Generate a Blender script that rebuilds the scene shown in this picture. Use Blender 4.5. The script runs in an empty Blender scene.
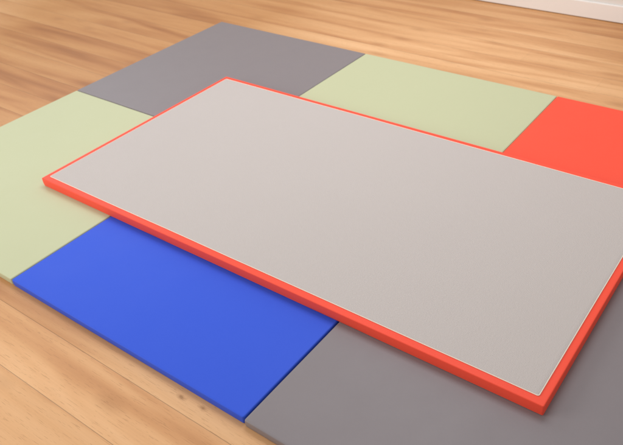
import bpy, bmesh, math, random
from mathutils import Matrix, Vector, noise

random.seed(4)
scn = bpy.context.scene
COL = scn.collection

# ---------------------------------------------------------------- helpers
def link(name, bm, mat, parent=None, smooth=True):
    me = bpy.data.meshes.new(name)
    bm.normal_update()
    bm.to_mesh(me); bm.free()
    me.materials.append(mat)
    if smooth:
        for p in me.polygons: p.use_smooth = True
        me.set_sharp_from_angle(angle=math.radians(38))
    o = bpy.data.objects.new(name, me)
    COL.objects.link(o)
    if parent: o.parent = parent
    return o

def tag(o, label=None, cat=None, group=None, kind=None):
    if label: o['label'] = label
    if cat: o['category'] = cat
    if group: o['group'] = group
    if kind: o['kind'] = kind
    return o

def pad_bm(sx, sy, h, corner=0.006, edge=0.004, step=0.05, seed=0.0, puff=0.0009, wob=0.0009):
    """Foam pad: rounded rectangle swept up the side, over a rolled edge and
    filled by a grid top; sits with its underside on z = 0, centred on x, y."""
    bm = bmesh.new()
    def ring(inset, z):
        r = max(corner - inset, 0.0008)
        hx, hy = sx/2 - inset, sy/2 - inset
        pts = []
        nx, ny = max(2, round(sx/step)), max(2, round(sy/step))
        cs = [(hx-r, hy-r, 0), (-(hx-r), hy-r, 90), (-(hx-r), -(hy-r), 180), (hx-r, -(hy-r), 270)]
        for k, (cx, cy, a0) in enumerate(cs):
            for i in range(5):
                a = math.radians(a0 + 90*i/4)
                pts.append((cx + r*math.cos(a), cy + r*math.sin(a)))
            n = nx if k in (0, 2) else ny
            ex, ey, _ = cs[(k+1) % 4]
            a = math.radians(a0 + 90)
            p = (cx + r*math.cos(a), cy + r*math.sin(a))
            q = (ex + r*math.cos(a), ey + r*math.sin(a))
            for i in range(1, n):
                t = i/n
                pts.append((p[0]+(q[0]-p[0])*t, p[1]+(q[1]-p[1])*t))
        return [bm.verts.new((x, y, z)) for x, y in pts]
    prof = [(0.0015, 0.0), (0.0, 0.0015)]
    for i in range(1, 5):
        prof.append((-puff*math.sin(math.pi*i/5), 0.0015 + (h-edge-0.0015)*i/5))
    for i in range(0, 6):
        a = math.radians(90*i/5)
        prof.append((edge*(1-math.cos(a)), h - edge + edge*math.sin(a)))
    prof += [(edge+0.004, h), (edge+0.012, h)]
    rings = [ring(a, z) for a, z in prof]
    for A, B in zip(rings, rings[1:]):
        n = len(A)
        for i in range(n):
            bm.faces.new((A[i], A[(i+1) % n], B[(i+1) % n], B[i]))
    bm.faces.new(list(reversed(rings[0])))
    top = bm.faces.new(rings[-1])
    bm.normal_update()
    # gentle hand-made unevenness along the edges
    for v in bm.verts:
        q = Vector((v.co.x*2.6 + seed, v.co.y*2.6 - seed, v.co.z*9))
        d = noise.noise_vector(q)
        f = 1.0 if v.co.z > 0.004 else 0.3
        v.co.x += d.x*wob*f; v.co.y += d.y*wob*f
    return bm

# ---------------------------------------------------------------- materials
class NT:
    def __init__(s, name):
        s.m = bpy.data.materials.new(name); s.m.use_nodes = True
        s.t = s.m.node_tree; s.n = s.t.nodes
        s.b = s.n['Principled BSDF']
    def add(s, typ, **kw):
        n = s.n.new(typ)
        for k, v in kw.items():
            if k.startswith('i_'):
                key = k[2:]
                key = int(key) if key.isdigit() else key.replace('_', ' ')
                n.inputs[key].default_value = v
            else: setattr(n, k, v)
        return n
    def l(s, a, b): s.t.links.new(a, b)
    def math(s, op, a, b=None, c=None, clamp=False):
        n = s.n.new('ShaderNodeMath'); n.operation = op; n.use_clamp = clamp
        for i, v in enumerate((a, b, c)):
            if v is None: continue
            if isinstance(v, (int, float)): n.inputs[i].default_value = v
            else: s.l(v, n.inputs[i])
        return n.outputs[0]
    def mix(s, fac, a, b, mode='MIX'):
        n = s.n.new('ShaderNodeMix'); n.data_type = 'RGBA'; n.blend_type = mode
        for sock, v in ((n.inputs[0], fac), (n.inputs[6], a), (n.inputs[7], b)):
            if isinstance(v, (int, float)): sock.default_value = v
            elif isinstance(v, tuple): sock.default_value = (*v, 1)
            else: s.l(v, sock)
        return n.outputs[2]
    def noise(s, vec, scale, detail=2.0, rough=.5, dist=0.0):
        n = s.add('ShaderNodeTexNoise')
        n.inputs['Scale'].default_value = scale; n.inputs['Detail'].default_value = detail
        n.inputs['Roughness'].default_value = rough; n.inputs['Distortion'].default_value = dist
        if vec is not None: s.l(vec, n.inputs['Vector'])
        return n.outputs['Fac']
    def ramp(s, fac, stops):
        n = s.n.new('ShaderNodeValToRGB'); e = n.color_ramp.elements
        while len(e) < len(stops): e.new(0.5)
        for el, (p, c) in zip(e, stops):
            el.position = p; el.color = (*c, 1) if isinstance(c, tuple) else (c, c, c, 1)
        s.l(fac, n.inputs[0]); return n.outputs[0]

def vinyl(name, col, rough=.42, grain=.12, spec=.4, mott=.05, weave=False):
    """Welded PVC cover: embossed grain, faint mottling, soft slack in the sheet."""
    k = NT(name)
    co = k.add('ShaderNodeTexCoord').outputs['Object']
    big = k.noise(co, 3.2, 3, .55)
    fine = k.noise(co, 60, 3, .6)
    c = k.mix(k.math('MULTIPLY', big, mott*2), col, tuple(x*.78 for x in col))
    c = k.mix(k.math('MULTIPLY', fine, mott*1.2), c, tuple(min(1, x*1.15 + .01) for x in col))
    k.l(c, k.b.inputs['Base Color'])
    r = k.math('MULTIPLY_ADD', k.noise(co, 9, 4, .6), .14, rough - .07)
    k.l(r, k.b.inputs['Roughness'])
    k.b.inputs['Specular IOR Level'].default_value = spec
    vor = k.add('ShaderNodeTexVoronoi', feature='SMOOTH_F1')
    vor.inputs['Scale'].default_value = 330
    k.l(co, vor.inputs['Vector'])
    h1 = vor.outputs['Distance']
    if weave:                      # woven-look emboss of the top sheet
        sep = k.add('ShaderNodeSeparateXYZ'); k.l(co, sep.inputs[0])
        a = k.math('SINE', k.math('MULTIPLY', k.math('ADD', sep.outputs[0], sep.outputs[1]), 900))
        b = k.math('SINE', k.math('MULTIPLY', k.math('SUBTRACT', sep.outputs[0], sep.outputs[1]), 900))
        h1 = k.math('ADD', k.math('MULTIPLY', k.math('MULTIPLY', a, b), .35), h1)
    b1 = k.add('ShaderNodeBump'); b1.inputs['Strength'].default_value = grain
    b1.inputs['Distance'].default_value = .0006
    k.l(h1, b1.inputs['Height'])
    slack = k.noise(co, 5.5, 2, .5, .4)
    b2 = k.add('ShaderNodeBump'); b2.inputs['Strength'].default_value = .03
    b2.inputs['Distance'].default_value = .012
    k.l(slack, b2.inputs['Height']); k.l(b1.outputs[0], b2.inputs['Normal'])
    k.l(b2.outputs[0], k.b.inputs['Normal'])
    return k.m

def wood_floor():
    k = NT('wood_boards')
    co = k.add('ShaderNodeTexCoord').outputs['Object']
    sep = k.add('ShaderNodeSeparateXYZ'); k.l(co, sep.inputs[0])
    X, Y = sep.outputs[0], sep.outputs[1]
    TONE_SEED = 5.0
    PW, PL, Y0 = .152, 3.4, .550
    row_f = k.math('DIVIDE', k.math('SUBTRACT', Y, Y0 - 20*PW), PW)
    row = k.math('FLOOR', row_f)
    wn = k.add('ShaderNodeTexWhiteNoise', noise_dimensions='1D'); k.l(row, wn.inputs['W'])
    xs = k.math('DIVIDE', k.math('ADD', k.math('ADD', X, 30), k.math('MULTIPLY', wn.outputs['Value'], PL)), PL)
    colu = k.math('FLOOR', xs)
    cid = k.add('ShaderNodeCombineXYZ'); k.l(row, cid.inputs[0]); k.l(colu, cid.inputs[1])
    w2 = k.add('ShaderNodeTexWhiteNoise', noise_dimensions='2D'); k.l(cid.outputs[0], w2.inputs['Vector'])
    rnd = w2.outputs['Value']
    # seams
    fy = k.math('FRACT', row_f); dy = k.math('MULTIPLY', k.math('MINIMUM', fy, k.math('SUBTRACT', 1, fy)), PW)
    fx = k.math('FRACT', xs); dx = k.math('MULTIPLY_ADD', k.math('MINIMUM', fx, k.math('SUBTRACT', 1, fx)), PL, .0007)
    d = k.math('MINIMUM', dx, dy)
    seam = k.math('SUBTRACT', 1, k.math('DIVIDE', d, .0014, clamp=True), clamp=True)
    # grain coordinates, shifted per board
    off = k.math('MULTIPLY', wn.outputs['Value'], 37.0)
    def gv(ax, ay, seed=0.0):
        c = k.add('ShaderNodeCombineXYZ')
        k.l(k.math('MULTIPLY', X, ax), c.inputs[0])
        k.l(k.math('MULTIPLY', Y, ay), c.inputs[1])
        k.l(k.math('ADD', off, seed), c.inputs[2]); return c.outputs[0]
    bands = k.noise(gv(.72, 7.0), 1.0, 1.8, .5, .9)
    cath = k.noise(gv(.5, 5, 7), 1.0, 1, .5, .3)
    rings = k.math('SINE', k.math('MULTIPLY', cath, 60))
    fibre = k.noise(gv(6, 230, 3), 1.0, 3, .65)
    pores = k.noise(gv(22, 420, 5), 1.0, 2, .6)
    # knots
    vor = k.add('ShaderNodeTexVoronoi'); vor.inputs['Scale'].default_value = 1.0
    k.l(gv(3.3, 8.2, 11), vor.inputs['Vector'])
    kn = k.ramp(vor.outputs['Distance'], [(0.0, 1.0), (.10, .55), (.24, 0.0)])
    t = k.math('MULTIPLY_ADD', bands, 1.0, k.math('MULTIPLY', rings, .03))
    base = k.ramp(t, [(.28, (.50, .245, .105)), (.40, (.62, .330, .152)), (.54, (.73, .430, .215)), (.74, (.80, .505, .275))])
    tone = k.mix(k.math('MULTIPLY_ADD', rnd, .35, k.math('MULTIPLY', wn.outputs['Value'], .65)), (.95, .935, .91), (1.03, 1.02, 1.01))
    aco = k.add('ShaderNodeCombineXYZ'); k.l(X, aco.inputs[0]); k.l(Y, aco.inputs[1]); aco.inputs[2].default_value = TONE_SEED
    tone_and_sheen = k.ramp(k.noise(aco.outputs[0], .45, 1), [(.42, (.76, .63, .47)), (.56, (1.06, 1.04, 1.03))])  # broad board tone; also paints in weaker light and sheen at far left
    tone = k.mix(1.0, tone, tone_and_sheen, 'MULTIPLY')
    c = k.mix(1.0, base, tone, 'MULTIPLY')
    c = k.mix(k.math('MULTIPLY', k.math('SUBTRACT', fibre, .38, clamp=True), .26), c, (.28, .13, .05))
    c = k.mix(k.math('MULTIPLY', k.math('GREATER_THAN', pores, .64), .35), c, (.34, .16, .065))
    c = k.mix(k.math('MULTIPLY', kn, .45), c, (.36, .155, .055))
    for kx, ky, sz in ((-1.134, .586, .0095), (-1.059, .590, .008)):
        ex = k.math('DIVIDE', k.math('SUBTRACT', X, kx), sz*2.4)
        ey = k.math('DIVIDE', k.math('SUBTRACT', Y, ky), sz)
        rr = k.math('ADD', k.math('SQRT', k.math('ADD', k.math('MULTIPLY', ex, ex), k.math('MULTIPLY', ey, ey))),
                    k.math('MULTIPLY_ADD', k.noise(co, 70, 4), 1.3, -.65))
        kf = k.ramp(rr, [(.15, 1.0), (.5, .45), (1.0, 0.0)])
        c = k.mix(k.math('MULTIPLY', kf, .7), c, (.27, .12, .042))
    c = k.mix(k.math('MULTIPLY', seam, .6), c, (.10, .05, .022))
    k.l(c, k.b.inputs['Base Color'])
    r = k.math('MULTIPLY_ADD', fibre, .2, .34)
    k.l(r, k.b.inputs['Roughness'])
    k.b.inputs['Specular IOR Level'].default_value = .32
    hgt = k.math('SUBTRACT', k.math('MULTIPLY', fibre, .15), seam)
    bp = k.add('ShaderNodeBump'); bp.inputs['Strength'].default_value = .35; bp.inputs['Distance'].default_value = .0012
    k.l(hgt, bp.inputs['Height']); k.l(bp.outputs[0], k.b.inputs['Normal'])
    return k.m

def paint(name, col, rough):
    k = NT(name)
    co = k.add('ShaderNodeTexCoord').outputs['Object']
    c = k.mix(k.math('MULTIPLY', k.noise(co, 4, 4), .12), col, tuple(x*.88 for x in col))
    k.l(c, k.b.inputs['Base Color']); k.b.inputs['Roughness'].default_value = rough
    bp = k.add('ShaderNodeBump'); bp.inputs['Strength'].default_value = .1; bp.inputs['Distance'].default_value = .001
    k.l(k.noise(co, 160, 2), bp.inputs['Height']); k.l(bp.outputs[0], k.b.inputs['Normal'])
    return k.m

GREY   = vinyl('grey_vinyl',  (.232, .207, .221), .48, spec=.42)
GREEN  = vinyl('sage_vinyl',  (.545, .575, .370), .50, spec=.25)
RED    = vinyl('red_vinyl',   (.97, .092, .050), .50, spec=.22)
BLUE   = vinyl('blue_vinyl',  (.035, .104, .72), .50, spec=.18)
TOPGREY = vinyl('pale_grey_sheet', (.536, .493, .476), .55, grain=.7, spec=.25, weave=True)
PIPE   = vinyl('cream_piping', (.86, .77, .66), .45, grain=.05)
FLOOR  = wood_floor()
WALL   = paint('wall_paint', (.80, .775, .745), .7)
SKIRT  = paint('skirting_paint', (.90, .88, .865), .4)

# ---------------------------------------------------------------- floor and wall
WY = 3.475
bm = bmesh.new()
vs = [bm.verts.new(p) for p in ((-9, -4, 0), (5, -4, 0), (5, WY+.3, 0), (-9, WY+.3, 0))]
bm.faces.new(vs)
tag(link('floor', bm, FLOOR, smooth=False), kind='structure')

def box_bm(x0, x1, y0, y1, z0, z1, bev=0.0):
    bm = bmesh.new()
    bmesh.ops.create_cube(bm, size=1)
    for v in bm.verts:
        v.co = ((x0+x1)/2 + v.co.x*(x1-x0), (y0+y1)/2 + v.co.y*(y1-y0), (z0+z1)/2 + v.co.z*(z1-z0))
    if bev: bmesh.ops.bevel(bm, geom=list(bm.edges), offset=bev, segments=2, affect='EDGES')
    return bm
wall = link('wall', box_bm(-9, 5, WY+.012, WY+.16, .003, 2.5), WALL, smooth=False)
tag(wall, 'pale painted wall with white skirting board behind the wooden floor', 'wall')
link('skirting_board', box_bm(-9, 5, WY, WY+.0115, .003, .09, .003), SKIRT, wall)

# ---------------------------------------------------------------- the mats on the floor
GX, GY0, GY1, TB = -2.932, .609, 2.531, .0245
CW, CD, GAP = 1.0, (GY1-GY0)/2, .0042
def floor_mat(ix, iy, mat, label, seed, dx=0, dy=0, rot=0):
    o = link('floor_mat', pad_bm(CW-(GAP if iy == 0 else .0016), CD-.003, TB, seed=seed), mat)
    o.location = (GX + CW*(ix+.5) + dx, GY0 + CD*(iy+.5) + dy, 0)
    o.rotation_euler.z = rot
    return tag(o, label, 'gym mat', 'flat floor mats under the bordered mat')
floor_mat(0, 1, GREY,  'grey floor mat in the far corner beside the sage green one', 1.3, 0, 0, .0006)
floor_mat(1, 1, GREEN, 'sage green floor mat between the far grey mat and the red one', 5.1)
floor_mat(2, 1, RED,   'plain red floor mat beside the sage green one, partly under the bordered mat', 9.7, 0, 0, -.0005)
floor_mat(0, 0, GREEN, 'pale green floor mat at the left of the blue one', 13.9)
floor_mat(1, 0, BLUE,  'bright blue floor mat beside the near grey one', 17.2, -.0008, 0, .0004)
floor_mat(2, 0, GREY,  'grey floor mat in front, beside the blue one and under the red corner', 21.4, .0008, -.003)

# ---------------------------------------------------------------- the bordered mat on top
X0, X1, Y0, Y1, TC, RW = -2.321, -.3215, .990, 1.9615, .034, .0235
SX, SY = X1-X0, Y1-Y0
root = bpy.data.objects.new('bordered_mat', None); COL.objects.link(root)
root.location = ((X0+X1)/2, (Y0+Y1)/2, TB + .0008)
root.empty_display_size = .2
tag(root, 'long pale grey mat with a red border lying on top of the coloured floor mats', 'gym mat')
link('cover', pad_bm(SX, SY, TC, corner=.004, edge=.0028, seed=2.2), RED, root)

def rrect(hx, hy, r, n=6, step=.05):
    pts = []
    cs = [(hx-r, hy-r, 0), (-(hx-r), hy-r, 90), (-(hx-r), -(hy-r), 180), (hx-r, -(hy-r), 270)]
    for k, (cx, cy, a0) in enumerate(cs):
        for i in range(n):
            a = math.radians(a0 + 90*i/(n-1)); pts.append(Vector((cx + r*math.cos(a), cy + r*math.sin(a))))
        ex, ey, _ = cs[(k+1) % 4]; a = math.radians(a0+90)
        p = Vector((cx + r*math.cos(a), cy + r*math.sin(a))); q = Vector((ex + r*math.cos(a), ey + r*math.sin(a)))
        m = max(2, round((q-p).length/step))
        for i in range(1, m): pts.append(p.lerp(q, i/m))
    return pts
def wobble(p):
    d = noise.noise_vector(Vector((p.x*3.1, p.y*3.1, 4.4)))
    return Vector((p.x + d.x*.0011, p.y + d.y*.0011))
hx, hy = SX/2-RW, SY/2-RW
# top sheet: a thin welded panel with a rolled rim
bm = bmesh.new()
rings = []
for ins, z in ((0, TC-.0008), (.0001, TC+.0010), (.0006, TC+.0016), (.0016, TC+.0019), (.012, TC+.0019)):
    rings.append([bm.verts.new((*wobble(p)*(1), z)) for p in rrect(hx-ins, hy-ins, max(.004-ins, .001))])
for A, B in zip(rings, rings[1:]):
    for i in range(len(A)):
        j = (i+1) % len(A); bm.faces.new((A[i], A[j], B[j], B[i]))
bm.faces.new(rings[-1])
link('top_panel', bm, TOPGREY, root)
# cream piping running round the panel
bm = bmesh.new()
path = [wobble(p) for p in rrect(hx+.0008, hy+.0008, .005)]
R0 = .00135; prev = None; first = None
n = len(path)
for i in range(n):
    t = (path[(i+1) % n]-path[i-1]).normalized(); nn = Vector((-t.y, t.x))
    ring = []
    for s in range(8):
        a = 2*math.pi*s/8
        ring.append(bm.verts.new((path[i].x + nn.x*R0*math.cos(a), path[i].y + nn.y*R0*math.cos(a), TC+.0012+R0*math.sin(a))))
    if prev:
        for s in range(8): bm.faces.new((prev[s], prev[(s+1) % 8], ring[(s+1) % 8], ring[s]))
    else: first = ring
    prev = ring
for s in range(8): bm.faces.new((prev[s], prev[(s+1) % 8], first[(s+1) % 8], first[s]))
bmesh.ops.recalc_face_normals(bm, faces=list(bm.faces))
link('piping', bm, PIPE, root)

# ---------------------------------------------------------------- light
w = bpy.data.worlds.new('World'); scn.world = w; w.use_nodes = True
bg = w.node_tree.nodes['Background']
bg.inputs[0].default_value = (1.0, .953, .905, 1); bg.inputs[1].default_value = .54

def area(name, loc, target, sx, sy, power, col):
    d = bpy.data.lights.new(name, 'AREA'); d.shape = 'RECTANGLE'; d.size = sx; d.size_y = sy
    d.energy = power; d.color = col
    o = bpy.data.objects.new(name, d); COL.objects.link(o)
    o.location = loc
    o.rotation_euler = (Vector(target)-Vector(loc)).to_track_quat('-Z', 'Y').to_euler()
    return o
area('window_light', (-5.4, 2.7, 2.4), (-1.2, 1.6, 0), 2.4, 1.6, 36, (.84, .93, 1.0))
area('ceiling_light', (-1.6, 2.3, 2.45), (-1.6, 2.2, 0), 1.9, 1.3, 31, (.97, .98, 1.0))
area('added_front_fill', (-4.0, -1.4, 1.8), (-1.6, 1.0, 0), 2.2, 1.6, 72, (1.0, .95, .89))  # added unseen fill lamp, brightens the mat sides facing the camera

# ---------------------------------------------------------------- camera
cam = bpy.data.cameras.new('Camera'); co = bpy.data.objects.new('Camera', cam); COL.objects.link(co)
Rm = Matrix(((0.8288328830703207, 0.5564217743501899, -0.058573551798798085),
             (0.2990709104991674, -0.5290846397543589, -0.7941196600445044),
             (-0.4728558368409332, 0.6406748418698729, -0.6049323140323009)))
Wm = Rm.transposed() @ Matrix(((1, 0, 0), (0, -1, 0), (0, 0, -1)))
co.matrix_world = Matrix.Translation((0, 0, 1.37748)) @ Wm.to_4x4()
cam.sensor_width = 36; cam.sensor_fit = 'HORIZONTAL'
cam.lens = 678.87/623*36
cam.shift_x = -77.5/623; cam.shift_y = 1.5/623
cam.clip_start = .05; cam.clip_end = 60
cam.dof.use_dof = True; cam.dof.focus_distance = 1.75; cam.dof.aperture_fstop = 6.3
scn.camera = co

scn.view_settings.view_transform = 'Standard'
scn.view_settings.look = 'None'
scn.view_settings.exposure = 0
scn.view_settings.gamma = 1
scn.cycles.use_denoising = True
